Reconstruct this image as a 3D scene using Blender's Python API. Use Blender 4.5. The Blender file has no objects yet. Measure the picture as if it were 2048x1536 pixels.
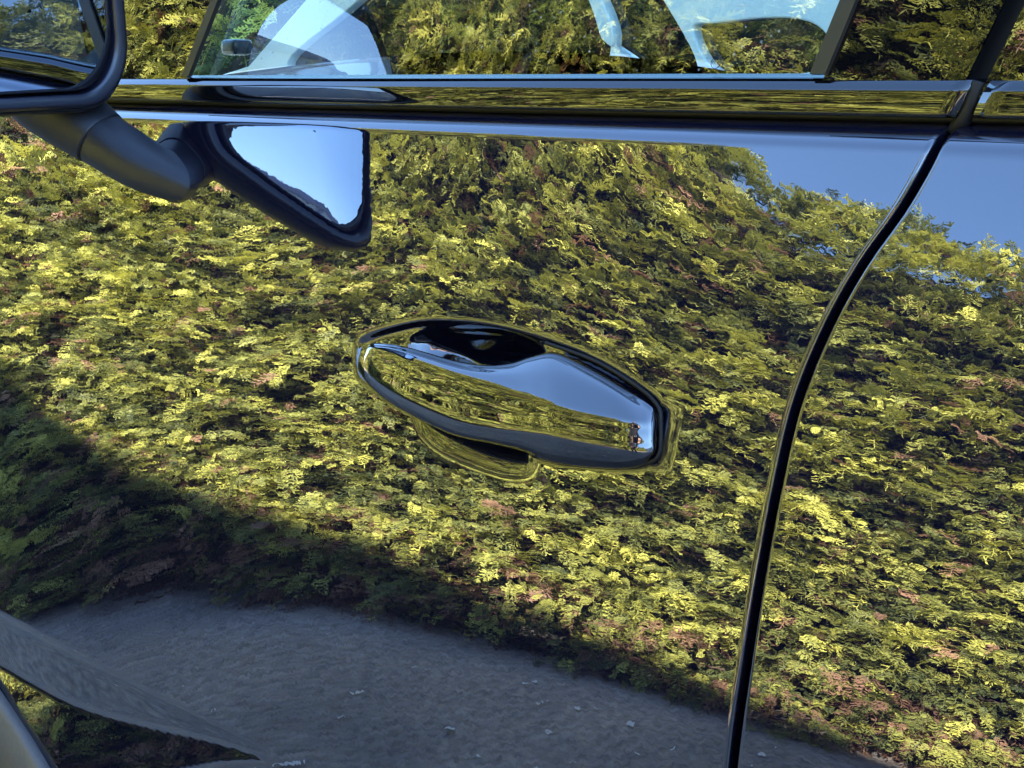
import bpy, bmesh, math, random
import numpy as np
from mathutils import Vector, Matrix
R = math.radians
random.seed(7); rng = np.random.default_rng(7)
scene = bpy.context.scene
COL = scene.collection

# ------------------------------------------------------------------ camera, sky, sun, exposure
F_PX, YAW, PITCH, DIST, EYE = 2800.0, R(45), R(12.3), 0.62, 1.05
cam_d = bpy.data.cameras.new('camera')
cam_d.sensor_width = 36.0; cam_d.lens = 36.0 * F_PX / 2048.0
cam_d.clip_start = 0.01; cam_d.clip_end = 2000
cam = bpy.data.objects.new('camera', cam_d); COL.objects.link(cam)
CAM = np.array([0.0, -DIST, EYE])
FWD = np.array([-math.sin(YAW) * math.cos(PITCH), math.cos(YAW) * math.cos(PITCH), -math.sin(PITCH)])
RGT = np.array([math.cos(YAW), math.sin(YAW), 0.0]); UPV = np.cross(RGT, FWD)
cam.matrix_world = Matrix(((RGT[0], UPV[0], -FWD[0], CAM[0]), (RGT[1], UPV[1], -FWD[1], CAM[1]), (RGT[2], UPV[2], -FWD[2], CAM[2]), (0, 0, 0, 1)))
scene.camera = cam

SUN = np.array([0.35, 1.0, 0.72]); SUN /= np.linalg.norm(SUN)
world = bpy.data.worlds.new('World'); scene.world = world; world.use_nodes = True
wn = world.node_tree.nodes
sky = wn.new('ShaderNodeTexSky'); sky.sky_type = 'NISHITA'; sky.sun_disc = False
sky.sun_elevation = math.asin(SUN[2]); sky.sun_rotation = math.atan2(SUN[0], SUN[1])
sky.ozone_density = 5.0; sky.dust_density = 0.2; sky.air_density = 1.0
world.node_tree.links.new(sky.outputs[0], wn['Background'].inputs[0])
wn['Background'].inputs[1].default_value = 0.11
sun_d = bpy.data.lights.new('sun', 'SUN'); sun_d.energy = 5.0; sun_d.angle = R(0.5); sun_d.color = (1.0, 0.94, 0.84)
sun = bpy.data.objects.new('sun', sun_d); COL.objects.link(sun)
sun.rotation_euler = Vector(SUN).to_track_quat('Z', 'Y').to_euler(); sun.location = (3, 8, 8)
scene.view_settings.view_transform = 'Standard'; scene.view_settings.look = 'None'
scene.view_settings.gamma = 1.0; scene.view_settings.use_curve_mapping = False
scene.view_settings.exposure = 3.7
scene.cycles.max_bounces = 7; scene.cycles.diffuse_bounces = 2; scene.cycles.transmission_bounces = 3; scene.cycles.glossy_bounces = 6; scene.cycles.transparent_max_bounces = 12
scene.cycles.use_denoising = True
scene.cycles.caustics_reflective = False; scene.cycles.caustics_refractive = False

# ------------------------------------------------------------------ helpers
def empty(name, loc=(0, 0, 0), parent=None):
    o = bpy.data.objects.new(name, None); COL.objects.link(o); o.location = loc; o.empty_display_size = 0.1
    if parent: o.parent = parent
    return o
def tag(o, label=None, cat=None, group=None, kind=None):
    if label: o['label'] = label
    if cat: o['category'] = cat
    if group: o['group'] = group
    if kind: o['kind'] = kind
    return o
def mesh_obj(name, verts, faces, mat, parent=None, smooth=True):
    me = bpy.data.meshes.new(name); me.from_pydata([tuple(map(float, v)) for v in verts], [], [tuple(map(int, f)) for f in faces]); me.update()
    if smooth: me.shade_smooth()
    o = bpy.data.objects.new(name, me); COL.objects.link(o)
    if mat: me.materials.append(mat)
    if parent: o.parent = parent
    return o
def grid_faces(nr, nc, closed=False, base=0):
    f = []
    for i in range(nr - 1):
        for j in range(nc if closed else nc - 1):
            k = (j + 1) % nc
            f.append((base + i * nc + j, base + i * nc + k, base + (i + 1) * nc + k, base + (i + 1) * nc + j))
    return f
def grid_obj(name, P, mat, parent=None, closed=False, caps=False, flip=False):
    P = np.asarray(P); nr, nc = P.shape[:2]
    f = grid_faces(nr, nc, closed)
    if caps: f += [tuple(range(nc))[::-1], tuple(range((nr - 1) * nc, nr * nc))]
    if flip: f = [t[::-1] for t in f]
    return mesh_obj(name, P.reshape(-1, 3), f, mat, parent)
def bm_obj(name, bm, mat, parent=None, smooth=False):
    bmesh.ops.recalc_face_normals(bm, faces=bm.faces[:])
    me = bpy.data.meshes.new(name); bm.to_mesh(me); bm.free()
    if smooth: me.shade_smooth()
    o = bpy.data.objects.new(name, me); COL.objects.link(o)
    if mat: me.materials.append(mat)
    if parent: o.parent = parent
    return o
def box(name, lo, hi, mat, parent=None, bevel=0.0, seg=2, rot=None):
    bm = bmesh.new(); bmesh.ops.create_cube(bm, size=1.0)
    lo = np.array(lo, float); hi = np.array(hi, float); c = (lo + hi) / 2; s = hi - lo
    for v in bm.verts: v.co = Vector((v.co.x * s[0], v.co.y * s[1], v.co.z * s[2]))
    if bevel: bmesh.ops.bevel(bm, geom=bm.edges[:], offset=bevel, segments=seg, profile=0.6, affect='EDGES')
    if rot is not None: bmesh.ops.rotate(bm, verts=bm.verts[:], matrix=Matrix.Rotation(rot[0], 3, rot[1]), cent=(0, 0, 0))
    bmesh.ops.translate(bm, verts=bm.verts[:], vec=Vector(c))
    return bm_obj(name, bm, mat, parent, smooth=False)
def catmull(pts, n, closed=False):
    P = np.asarray(pts, float); m = len(P); out = []
    ts = np.linspace(0, m if closed else m - 1, n, endpoint=not closed)
    for t in ts:
        i = int(math.floor(t)); u = t - i
        if not closed and i >= m - 1: i, u = m - 2, 1.0
        g = (lambda k: P[k % m]) if closed else (lambda k: P[min(max(k, 0), m - 1)])
        a, b, c, d = g(i - 1), g(i), g(i + 1), g(i + 2)
        out.append(0.5 * (2 * b + (c - a) * u + (2 * a - 5 * b + 4 * c - d) * u * u + (3 * b - a - 3 * c + d) * u ** 3))
    return np.array(out)
def tube(name, pts, rad, mat, parent=None, seg=10, n=None):
    P = catmull(pts, n or max(2, len(pts) * 6)) if len(pts) > 2 else np.asarray(pts, float)
    rad = np.interp(np.linspace(0, 1, len(P)), np.linspace(0, 1, len(np.atleast_1d(rad))), np.atleast_1d(rad))
    rings = []
    T = np.gradient(P, axis=0); nv = np.array([0.0, 0, 1]) if abs(T[0][2]) < 0.9 * np.linalg.norm(T[0]) else np.array([1.0, 0, 0])
    for p, t, r in zip(P, T, rad):
        t = t / np.linalg.norm(t); a = np.cross(t, nv); a /= np.linalg.norm(a); b = np.cross(a, t)
        rings.append([p + r * (math.cos(q) * a + math.sin(q) * b) for q in np.linspace(0, 2 * math.pi, seg, endpoint=False)])
    return grid_obj(name, rings, mat, parent, closed=True, caps=True)
def sstep(a, b, x):
    t = np.clip((np.asarray(x, float) - a) / (b - a), 0, 1); return t * t * (3 - 2 * t)

# ------------------------------------------------------------------ materials
def nodes_of(name):
    m = bpy.data.materials.new(name); m.use_nodes = True
    return m, m.node_tree.nodes, m.node_tree.links, m.node_tree.nodes['Principled BSDF']
def plain(name, col, rough=0.5, ior=1.45, metal=0.0, grain=0.0, scale=60.0, bump=0.0):
    m, n, l, b = nodes_of(name)
    b.inputs['Base Color'].default_value = (*col, 1); b.inputs['Roughness'].default_value = rough
    b.inputs['IOR'].default_value = ior; b.inputs['Metallic'].default_value = metal
    if grain or bump:
        tc = n.new('ShaderNodeTexCoord'); nz = n.new('ShaderNodeTexNoise'); nz.inputs['Scale'].default_value = scale; nz.inputs['Detail'].default_value = 6
        l.new(tc.outputs['Object'], nz.inputs['Vector'])
        if grain:
            mx = n.new('ShaderNodeMix'); mx.data_type = 'RGBA'; mx.blend_type = 'MULTIPLY'; mx.inputs['Factor'].default_value = 1.0
            mx.inputs['A'].default_value = (*col, 1)
            cr = n.new('ShaderNodeMapRange'); cr.inputs['From Min'].default_value = 0.3; cr.inputs['From Max'].default_value = 0.7
            cr.inputs['To Min'].default_value = 1 - grain; cr.inputs['To Max'].default_value = 1 + grain
            l.new(nz.outputs['Fac'], cr.inputs['Value']); l.new(cr.outputs['Result'], mx.inputs['B']); l.new(mx.outputs['Result'], b.inputs['Base Color'])
        if bump:
            bp = n.new('ShaderNodeBump'); bp.inputs['Strength'].default_value = bump; bp.inputs['Distance'].default_value = 0.002
            l.new(nz.outputs['Fac'], bp.inputs['Height']); l.new(bp.outputs['Normal'], b.inputs['Normal'])
    return m
def wavy_normal(n, l, amount, scale, amount2=0.0, scale2=20.0):
    """paint texture (orange peel): the shading normal nudged by a smooth vector noise"""
    g = n.new('ShaderNodeNewGeometry'); tc = n.new('ShaderNodeTexCoord')
    last = g.outputs['Normal']
    for am, sc in ((amount, scale), (amount2, scale2)):
        if am <= 0: continue
        nz = n.new('ShaderNodeTexNoise'); nz.inputs['Scale'].default_value = sc; nz.inputs['Detail'].default_value = 1.0
        l.new(tc.outputs['Object'], nz.inputs['Vector'])
        s = n.new('ShaderNodeVectorMath'); s.operation = 'SUBTRACT'; s.inputs[1].default_value = (0.5, 0.5, 0.5); l.new(nz.outputs['Color'], s.inputs[0])
        k = n.new('ShaderNodeVectorMath'); k.operation = 'SCALE'; k.inputs['Scale'].default_value = am; l.new(s.outputs[0], k.inputs[0])
        a = n.new('ShaderNodeVectorMath'); a.operation = 'ADD'; l.new(last, a.inputs[0]); l.new(k.outputs[0], a.inputs[1]); last = a.outputs[0]
    nn = n.new('ShaderNodeVectorMath'); nn.operation = 'NORMALIZE'; l.new(last, nn.inputs[0])
    return nn.outputs[0]
def gloss_paint(name, col, ior=2.2, peel=0.012, peel_scale=170.0, wave=0.0, rough=0.0):
    m, n, l, b = nodes_of(name)
    b.inputs['Base Color'].default_value = (*col, 1); b.inputs['IOR'].default_value = ior; b.inputs['Roughness'].default_value = rough
    l.new(wavy_normal(n, l, peel, peel_scale, wave, 22.0), b.inputs['Normal'])
    return m
M_PAINT = gloss_paint('black_car_paint', (0.005, 0.005, 0.013), peel=0.0075, peel_scale=215, wave=0.0030)
M_TRIM = gloss_paint('gloss_black_trim', (0.003, 0.003, 0.004), ior=1.7, peel=0.004, peel_scale=120)
M_HANDLE = gloss_paint('gloss_black_handle', (0.003, 0.003, 0.005), peel=0.006, peel_scale=150)
M_PLASTIC = plain('grained_black_plastic', (0.014, 0.014, 0.018), rough=0.42, grain=0.25, scale=900, bump=0.12)
M_SATIN = plain('satin_black_plastic', (0.010, 0.010, 0.016), rough=0.22)
M_FRAME = plain('satin_mirror_frame', (0.012, 0.012, 0.024), rough=0.30, ior=1.7)
M_RUBBER = plain('black_rubber', (0.004, 0.004, 0.005), rough=0.6)
M_DARK = plain('dark_cavity', (0.003, 0.003, 0.004), rough=0.7)
M_TAUPE = plain('taupe_sill_plastic', (0.13, 0.12, 0.115), rough=0.5, grain=0.1, scale=200)
M_SILVER = plain('mirror_silver', (0.60, 0.68, 0.80), rough=0.0, metal=1.0)
M_INNER = plain('charcoal_upholstery', (0.02, 0.02, 0.024), rough=0.8, grain=0.2, scale=80)
M_HEADLINER = plain('pale_headliner', (0.62, 0.64, 0.62), rough=0.9)
M_TYRE = plain('tyre_rubber', (0.012, 0.012, 0.012), rough=0.75)
M_ALLOY = plain('alloy_metal', (0.5, 0.5, 0.52), rough=0.25, metal=1.0)
M_WHITE = plain('white_car_paint', (0.8, 0.82, 0.8), rough=0.25, ior=1.5)
M_WHITEFENCE = plain('white_fence_board', (0.74, 0.74, 0.73), rough=0.55, grain=0.06, scale=8)
M_FENCECAP = plain('lilac_grey_cap', (0.36, 0.35, 0.46), rough=0.5)

def glass_mat(name, tint, ior=2.0, speck=0.0):
    m = bpy.data.materials.new(name); m.use_nodes = True; n = m.node_tree.nodes; l = m.node_tree.links
    n.clear(); out = n.new('ShaderNodeOutputMaterial'); fr = n.new('ShaderNodeFresnel'); fr.inputs['IOR'].default_value = ior
    gm = n.new('ShaderNodeNewGeometry'); e1 = n.new('ShaderNodeMath'); e1.operation = 'MULTIPLY_ADD'; e1.inputs[1].default_value = -2.0; e1.inputs[2].default_value = 1.0; l.new(gm.outputs['Backfacing'], e1.inputs[0])
    e2 = n.new('ShaderNodeMath'); e2.operation = 'POWER'; e2.inputs[0].default_value = ior; l.new(e1.outputs[0], e2.inputs[1]); l.new(e2.outputs[0], fr.inputs['IOR'])
    tr = n.new('ShaderNodeBsdfTransparent'); tr.inputs['Color'].default_value = (*tint, 1)
    gl = n.new('ShaderNodeBsdfGlossy'); gl.inputs['Roughness'].default_value = 0.0
    mx = n.new('ShaderNodeMixShader'); l.new(fr.outputs[0], mx.inputs[0]); l.new(tr.outputs[0], mx.inputs[1]); l.new(gl.outputs[0], mx.inputs[2])
    last = mx.outputs[0]
    if speck:                       # dried water spots on the pane
        tc = n.new('ShaderNodeTexCoord'); vo = n.new('ShaderNodeTexVoronoi'); vo.inputs['Scale'].default_value = 170
        l.new(tc.outputs['Object'], vo.inputs['Vector'])
        lt = n.new('ShaderNodeMath'); lt.operation = 'LESS_THAN'; lt.inputs[1].default_value = 0.17; l.new(vo.outputs['Distance'], lt.inputs[0])
        sp = n.new('ShaderNodeSeparateColor'); l.new(vo.outputs['Color'], sp.inputs[0])
        g2 = n.new('ShaderNodeMath'); g2.operation = 'GREATER_THAN'; g2.inputs[1].default_value = 0.72; l.new(sp.outputs[0], g2.inputs[0])
        mu = n.new('ShaderNodeMath'); mu.operation = 'MULTIPLY'; l.new(lt.outputs[0], mu.inputs[0]); l.new(g2.outputs[0], mu.inputs[1])
        m3 = n.new('ShaderNodeMath'); m3.operation = 'MULTIPLY'; m3.inputs[1].default_value = speck; l.new(mu.outputs[0], m3.inputs[0])
        df = n.new('ShaderNodeBsdfDiffuse'); df.inputs['Color'].default_value = (0.6, 0.65, 0.65, 1)
        m2 = n.new('ShaderNodeMixShader'); l.new(m3.outputs[0], m2.inputs[0]); l.new(last, m2.inputs[1]); l.new(df.outputs[0], m2.inputs[2]); last = m2.outputs[0]
    l.new(last, out.inputs['Surface'])
    return m
M_GLASS = glass_mat('window_glass', (0.80, 0.93, 0.89), speck=0.28)
M_GLASS_DARK = glass_mat('privacy_glass', (0.04, 0.05, 0.05), ior=1.6)

def ground_mat():
    m, n, l, b = nodes_of('asphalt')
    tc = n.new('ShaderNodeTexCoord'); b.inputs['Roughness'].default_value = 0.9
    n1 = n.new('ShaderNodeTexNoise'); n1.inputs['Scale'].default_value = 42; n1.inputs['Detail'].default_value = 8
    n2 = n.new('ShaderNodeTexNoise'); n2.inputs['Scale'].default_value = 1.6; n2.inputs['Detail'].default_value = 5
    vo = n.new('ShaderNodeTexVoronoi'); vo.inputs['Scale'].default_value = 45
    for q in (n1, n2, vo): l.new(tc.outputs['Object'], q.inputs['Vector'])
    r1 = n.new('ShaderNodeValToRGB'); r1.color_ramp.elements[0].position = 0.32; r1.color_ramp.elements[0].color = (0.26, 0.245, 0.225, 1)
    r1.color_ramp.elements[1].position = 0.72; r1.color_ramp.elements[1].color = (0.58, 0.535, 0.49, 1); l.new(n1.outputs['Fac'], r1.inputs[0])
    r2 = n.new('ShaderNodeValToRGB'); r2.color_ramp.elements[0].position = 0.35; r2.color_ramp.elements[0].color = (0.55, 0.55, 0.56, 1)
    r2.color_ramp.elements[1].position = 0.7; r2.color_ramp.elements[1].color = (1.0, 0.95, 0.92, 1); l.new(n2.outputs['Fac'], r2.inputs[0])
    mx = n.new('ShaderNodeMix'); mx.data_type = 'RGBA'; mx.blend_type = 'MULTIPLY'; mx.inputs['Factor'].default_value = 1
    l.new(r1.outputs[0], mx.inputs['A']); l.new(r2.outputs[0], mx.inputs['B']); l.new(mx.outputs['Result'], b.inputs['Base Color'])
    bp = n.new('ShaderNodeBump'); bp.inputs['Strength'].default_value = 0.6; bp.inputs['Distance'].default_value = 0.006; l.new(vo.outputs['Distance'], bp.inputs['Height']); l.new(bp.outputs['Normal'], b.inputs['Normal'])
    return m
M_GROUND = ground_mat()

def foliage_mat():
    m = bpy.data.materials.new('conifer_foliage'); m.use_nodes = True; n = m.node_tree.nodes; l = m.node_tree.links; n.clear()
    out = n.new('ShaderNodeOutputMaterial')
    def att(name):
        a = n.new('ShaderNodeAttribute'); a.attribute_type = 'INSTANCER'; a.attribute_name = name; return a.outputs['Fac']
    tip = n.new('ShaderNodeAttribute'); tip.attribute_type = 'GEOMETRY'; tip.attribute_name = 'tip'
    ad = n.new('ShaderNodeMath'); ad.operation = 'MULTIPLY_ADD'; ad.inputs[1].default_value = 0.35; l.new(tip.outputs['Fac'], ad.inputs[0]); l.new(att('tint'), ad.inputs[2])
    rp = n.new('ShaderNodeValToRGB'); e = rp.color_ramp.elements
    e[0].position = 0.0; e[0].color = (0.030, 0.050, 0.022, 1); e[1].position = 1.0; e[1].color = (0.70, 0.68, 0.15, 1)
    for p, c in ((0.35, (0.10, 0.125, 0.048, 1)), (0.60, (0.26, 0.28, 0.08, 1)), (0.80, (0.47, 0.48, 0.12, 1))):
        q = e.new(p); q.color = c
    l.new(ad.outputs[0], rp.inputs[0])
    rd = n.new('ShaderNodeValToRGB'); rd.color_ramp.elements[0].color = (0.10, 0.055, 0.04, 1); rd.color_ramp.elements[1].color = (0.46, 0.27, 0.17, 1); l.new(ad.outputs[0], rd.inputs[0])
    mx = n.new('ShaderNodeMix'); mx.data_type = 'RGBA'; l.new(att('dead'), mx.inputs['Factor']); l.new(rp.outputs[0], mx.inputs['A']); l.new(rd.outputs[0], mx.inputs['B'])
    df = n.new('ShaderNodeBsdfDiffuse'); tl = n.new('ShaderNodeBsdfTranslucent'); gl = n.new('ShaderNodeBsdfGlossy'); gl.inputs['Roughness'].default_value = 0.5
    l.new(mx.outputs['Result'], df.inputs[0]); l.new(mx.outputs['Result'], tl.inputs[0]); gl.inputs[0].default_value = (0.5, 0.5, 0.5, 1)
    a = n.new('ShaderNodeMixShader'); a.inputs[0].default_value = 0.28; l.new(df.outputs[0], a.inputs[1]); l.new(tl.outputs[0], a.inputs[2])
    c = n.new('ShaderNodeMixShader'); c.inputs[0].default_value = 0.03; l.new(a.outputs[0], c.inputs[1]); l.new(gl.outputs[0], c.inputs[2]); l.new(c.outputs[0], out.inputs['Surface'])
    return m
M_LEAF = foliage_mat()
M_BARK = plain('brown_bark', (0.09, 0.055, 0.04), rough=0.9, grain=0.5, scale=30, bump=0.5)
M_CORE = plain('dark_block_core', (0.020, 0.016, 0.010), rough=1.0, grain=0.6, scale=25)  # dark colour of the light-blocking sheet inside the hedges

# ------------------------------------------------------------------ the side of the car as one smooth surface y = SY(x, z)
def q_int(z):
    t = np.clip((np.asarray(z, float) - .66) / .34, 0, None); tc = np.minimum(t, 1)
    return .34 * (tc ** 3 - tc ** 4 / 2 + np.maximum(t - 1, 0))
Q85 = float(q_int(.85))
def SY(x, z):
    x = np.asarray(x, float); z = np.asarray(z, float)
    a = np.tan(np.radians(21.0 - 1.5 * sstep(-1.0, -.75, x) + 4.0 * sstep(-.75, -.38, x))); b = np.tan(np.radians(3.3 + 1.5 * (1 - sstep(-.80, -.35, x)) + 2.6 * (1 - sstep(-1.15, -.75, x)) + 4.0 * (1 - sstep(-1.45, -1.0, x))))
    y = b * (z - .85) + (a - b) * (q_int(z) - Q85)
    xc = np.clip(x, -1.45, .2); y = y + (xc + .7) ** 2 / 28 + np.maximum(-1.45 - x, 0) ** 2 * .12 + np.maximum(-1.45 - x, 0) * .053 + np.maximum(x - .2, 0) ** 2 * .1 + np.maximum(x - .2, 0) * .064
    y = y + np.maximum(z - 1.012, 0) ** 2 * 75.0                                   # shoulder rolling over below the belt trim
    y = y + np.maximum(.42 - z, 0) ** 2 * 1.2                                       # turn-under
    w = .10 * (1 - sstep(-1.22, -.80, x)) + 1e-4                                    # scallop low on the door, tapering to the rear
    d = np.clip((.532 - z) / w, 0, 1.6)
    prof = np.where(d < .12, d * d * 4.2, np.where(d < .62, .0605 + (d - .12) * .60 * (1 - .38 * (d - .12)), .3048 - (d - .62) * .36))
    fade = 1 - sstep(-1.30, -1.36, x) if False else sstep(-1.43, -1.27, x)
    y = y + np.maximum(prof, -.1) * w * .55 * fade * (w > .004)
    return y
def ray(px, py):
    d = FWD * F_PX + RGT * (px - 1024) + UPV * (768 - py); return d / np.linalg.norm(d)
def at(px, py, w=0.0):
    """point on the car side, w metres proud of the panel"""
    d = ray(px, py); y = 0.0
    for _ in range(30):
        P = CAM + d * ((y - CAM[1]) / d[1]); y = float(SY(P[0], P[2])) - w
    return P
def poly_dist(poly, X, Z):
    """distance inside a closed polygon (0 outside)"""
    P = np.asarray(poly); n = len(P); d = np.full(X.shape, 1e9); ins = np.zeros(X.shape, bool)
    for i in range(n):
        x0, z0 = P[i]; x1, z1 = P[(i + 1) % n]
        ex, ez = x1 - x0, z1 - z0; t = np.clip(((X - x0) * ex + (Z - z0) * ez) / (ex * ex + ez * ez), 0, 1)
        d = np.minimum(d, np.hypot(X - x0 - t * ex, Z - z0 - t * ez))
        c = ((z0 > Z) != (z1 > Z)) & (X < (x1 - x0) * (Z - z0) / (z1 - z0 + 1e-12) + x0); ins ^= c
    return np.where(ins, d, 0.0)
def flat(pix, n=80):
    P = np.array([at(*p)[[0, 2]] for p in pix]); return catmull(P, n, closed=True)
CUP = flat([(812, 672), (871, 652), (976, 655), (1050, 676), (1083, 710), (1084, 800), (1080, 909), (1070, 945), (1048, 960), (1005, 958), (938, 936), (880, 909), (841, 873), (823, 825), (808, 760), (803, 705)])
RIM = flat([(709, 708), (722, 672), (800, 646), (871, 637), (976, 645), (1085, 672), (1190, 712), (1280, 766), (1324, 806), (1331, 850), (1329, 905), (1308, 930), (1258, 940), (1150, 933), (1092, 924), (985, 890), (905, 868), (818, 826), (750, 782), (716, 752)], 140)
BELT_LOW = 1.027
CUT = np.array([at(*p)[[0, 2]] for p in [(1925, 232), (1903, 252), (1862, 310), (1800, 420), (1722, 530), (1650, 660), (1590, 810), (1550, 980), (1520, 1140), (1490, 1330), (1462, 1536)]])
CUT = np.vstack([CUT, [[CUT[-1, 0] - .006, .5], [CUT[-1, 0] + .02, .26]]])
_o = np.argsort(CUT[:, 1]); _cs = catmull(CUT[_o], 200)
def xcut(z): return np.interp(z, _cs[:, 1], _cs[:, 0])

car = tag(empty('black_car', (-.3, .95, 0)), 'glossy black car mirroring the sunny conifer hedge in its side', 'car')
def under(o): o.matrix_parent_inverse = car.matrix_world.inverted() if False else Matrix.Translation((.3, -.95, 0)); return o
def cpart(o): o.parent = car; return under(o)

# ---- front door skin with recessed cup and rolled edges
def edges(a, b, dense, coarse, fine):
    lo, hi = dense; L = [np.arange(a, lo, coarse), np.arange(lo, hi, fine), np.arange(hi, b, coarse), [b]]
    return np.unique(np.round(np.concatenate(L), 5))
def skin(name, xs_fn, zs, roll_l, roll_r, roll_b=True, mat=M_PAINT):
    """rows of z; xs_fn(z) gives the x of each column; panel edges rolled inwards"""
    r = .0032; A = np.linspace(0, math.pi / 2, 5)[1:]
    rows = []
    Zs = list(zs)
    for z in Zs:
        xs = np.asarray(xs_fn(z)); zz = np.full(xs.shape, z); y = SY(xs, zz)
        row = np.stack([xs, y, zz], 1)
        ext = lambda p, s: [(p[0] + s * r * math.sin(t), p[1] + r * (1 - math.cos(t)), p[2]) for t in A] + [(p[0] + s * r, p[1] + .03, p[2])]
        if roll_r: row = np.vstack([row, ext(row[-1], 1)])
        if roll_l: row = np.vstack([ext(row[0], -1)[::-1], row])
        rows.append(row)
    P = np.array(rows)
    if roll_b: P = np.concatenate([np.stack([P[0] + [0, .03, -.01], P[0] + [0, .004, -.004]]), P])
    top = np.stack([P[-1] + [0, .006, .0015], P[-1] + [0, .03, .0015]]); P = np.concatenate([P, top])
    return P
zrow = np.unique(np.concatenate([np.arange(.27, .36, .01), np.arange(.36, .56, .004), np.arange(.56, .765, .006), np.arange(.765, .93, .0018), np.arange(.93, 1.0, .005), np.arange(1.0, BELT_LOW, .0015), [BELT_LOW]]).round(5))
sx = edges(0, 1, ((-.86 + 1.62) / 1.25, (-.455 + 1.62) / 1.25), .0075, .0017)
sx = np.unique(np.concatenate([sx, 1 - np.array([.0002, .0005, .001, .0018, .003, .005])]))
GAP = .0024
P = skin('front_door', lambda z: -1.62 + sx * (xcut(z) - GAP - .0032 + 1.62), zrow, False, True)
ZC = float(at(945, 800)[2]); dc = poly_dist(CUP, P[..., 0], P[..., 2]); dr = poly_dist(RIM, P[..., 0], P[..., 2])
P[..., 1] += .0050 * sstep(0, .0060, dr) + (.012 + .016 * sstep(ZC - .028, ZC + .012, P[..., 2])) * sstep(0, .034, dc) + .010 * sstep(ZC - .01, ZC + .02, P[..., 2]) * sstep(0, .008, dc)
door = cpart(grid_obj('front_door', P, M_PAINT, flip=True)); door['label'] = 'gloss black front door with recessed handle cup'

# ---- rear quarter panel beyond the cut line
def zlow(x, c, rad=.37): return np.maximum(.27, np.where(np.abs(x - c) < rad, np.sqrt(np.maximum(rad ** 2 - (x - c) ** 2, 0)) + .32, .27))
sq = np.concatenate([[0, .0002, .0005, .001, .002, .0035], np.arange(.006, .2, .006), np.linspace(.2, 1, 70)])
def qx(z): return xcut(z) + GAP + .0032 + sq * (1.9 - xcut(z))
P = skin('rear_quarter_panel', qx, zrow[::2], True, False)
lowz = zlow(P[..., 0], 1.05); t = np.clip((P[..., 2] - .27) / (BELT_LOW - .27), 0, 1); mask = P[..., 0] > .5
nz = np.where(mask, lowz + t * (BELT_LOW - lowz), P[..., 2]); P[..., 1] += np.where(mask, SY(P[..., 0], nz) - SY(P[..., 0], P[..., 2]), 0); P[..., 2] = nz
cpart(grid_obj('rear_quarter_panel', P, M_PAINT, flip=True))
# ---- front wing
sf = np.linspace(0, 1, 70)
P = skin('front_wing', lambda z: -2.62 + sf * (1.0 - .0088), zrow[::3], False, True)
lowz = zlow(P[..., 0], -2.02); t = np.clip((P[..., 2] - .27) / (BELT_LOW - .27), 0, 1)
topz = BELT_LOW - .16 * np.clip((-1.62 - P[..., 0]), 0, 1) ** 1.5
nz = lowz + t * (topz - lowz); P[..., 1] = SY(P[..., 0], np.minimum(nz + (BELT_LOW - topz), BELT_LOW)); P[..., 2] = nz
cpart(grid_obj('front_wing', P, M_PAINT, flip=True))

# ---- taupe sill trim low at the front
pts = []
for (px, py) in [(-60, 1330), (0, 1420), (45, 1490), (85, 1560), (130, 1650)]:
    pts.append(at(px, py, .012))
pts = np.array(pts); prof = []
for p in catmull(pts, 24):
    c = [(0, 0), (.003, .004), (.001, .010), (-.006, .012), (-.09, .012), (-.10, -.01)]
    prof.append([(p[0] + a, p[1] + .012 - b, p[2] + a * .3) for a, b in c])
cpart(grid_obj('sill_trim', prof, M_TAUPE))

# ---- belt trim strips and dark channel under them
def belt_y(x): return SY(x, np.full(np.shape(x), 1.0245)) - .003
def strip(name, x0, x1, mat, prof, lean=0.0, n=120):
    xs = np.linspace(x0, x1, n); P = []
    for x in xs:
        y = float(belt_y(x)); P.append([(x + lean * (z - 1.03), y + dy, z) for dy, z in prof])
    return cpart(grid_obj(name, P, mat, caps=True))
bt = [(.020, 1.0295), (.003, 1.0297), (.0006, 1.0301)]
_y, _z = 0.0, 1.0306                       # face that leans a little more with every millimetre, then breaks to a flatter top facet
for k_ in range(28):
    t_ = k_ / 27; ang = R(-2.0 + 12.5 * min(t_ / .70, 1)) if t_ < .70 else R(10.5 + 22 * min((t_ - .70) / .05, 1) + 10 * max(0, (t_ - .75) / .25))
    _y += .00066 * math.tan(ang); _z += .00066; bt.append((_y, _z))
bt += [(_y + .0015, _z + .0008), (_y + .0035, _z + .0011), (_y + .02, _z + .0008)]
def on_belt(px, py, inset=0.0):
    d = ray(px, py); y = .05
    for _ in range(40):
        P = CAM + d * ((y - CAM[1]) / d[1]); y = float(belt_y(P[0])) + inset
    return P
strip('belt_trim', -1.62, float(on_belt(1908, 238)[0]), M_TRIM, bt, lean=.42)['label'] = 'gloss black belt trim along the door top'
strip('belt_trim', float(on_belt(1944, 240)[0]), 1.2, M_TRIM, bt, lean=.36)
strip('belt_channel', -1.62, 1.2, M_RUBBER, [(.03, 1.020), (.008, 1.0272), (.005, 1.0295), (.03, 1.033)])
# end plug standing in the gap between the two strips
pl = [on_belt(1900, 262, .006), on_belt(1922, 240, .004), on_belt(1940, 205, .003), on_belt(1956, 163, .004)]
tube('door_gap_seal', np.array(pl) + [0, .002, 0], [.003, .0045, .0042, .0036], M_RUBBER, None, seg=8); cpart(bpy.data.objects['door_gap_seal'])

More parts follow.
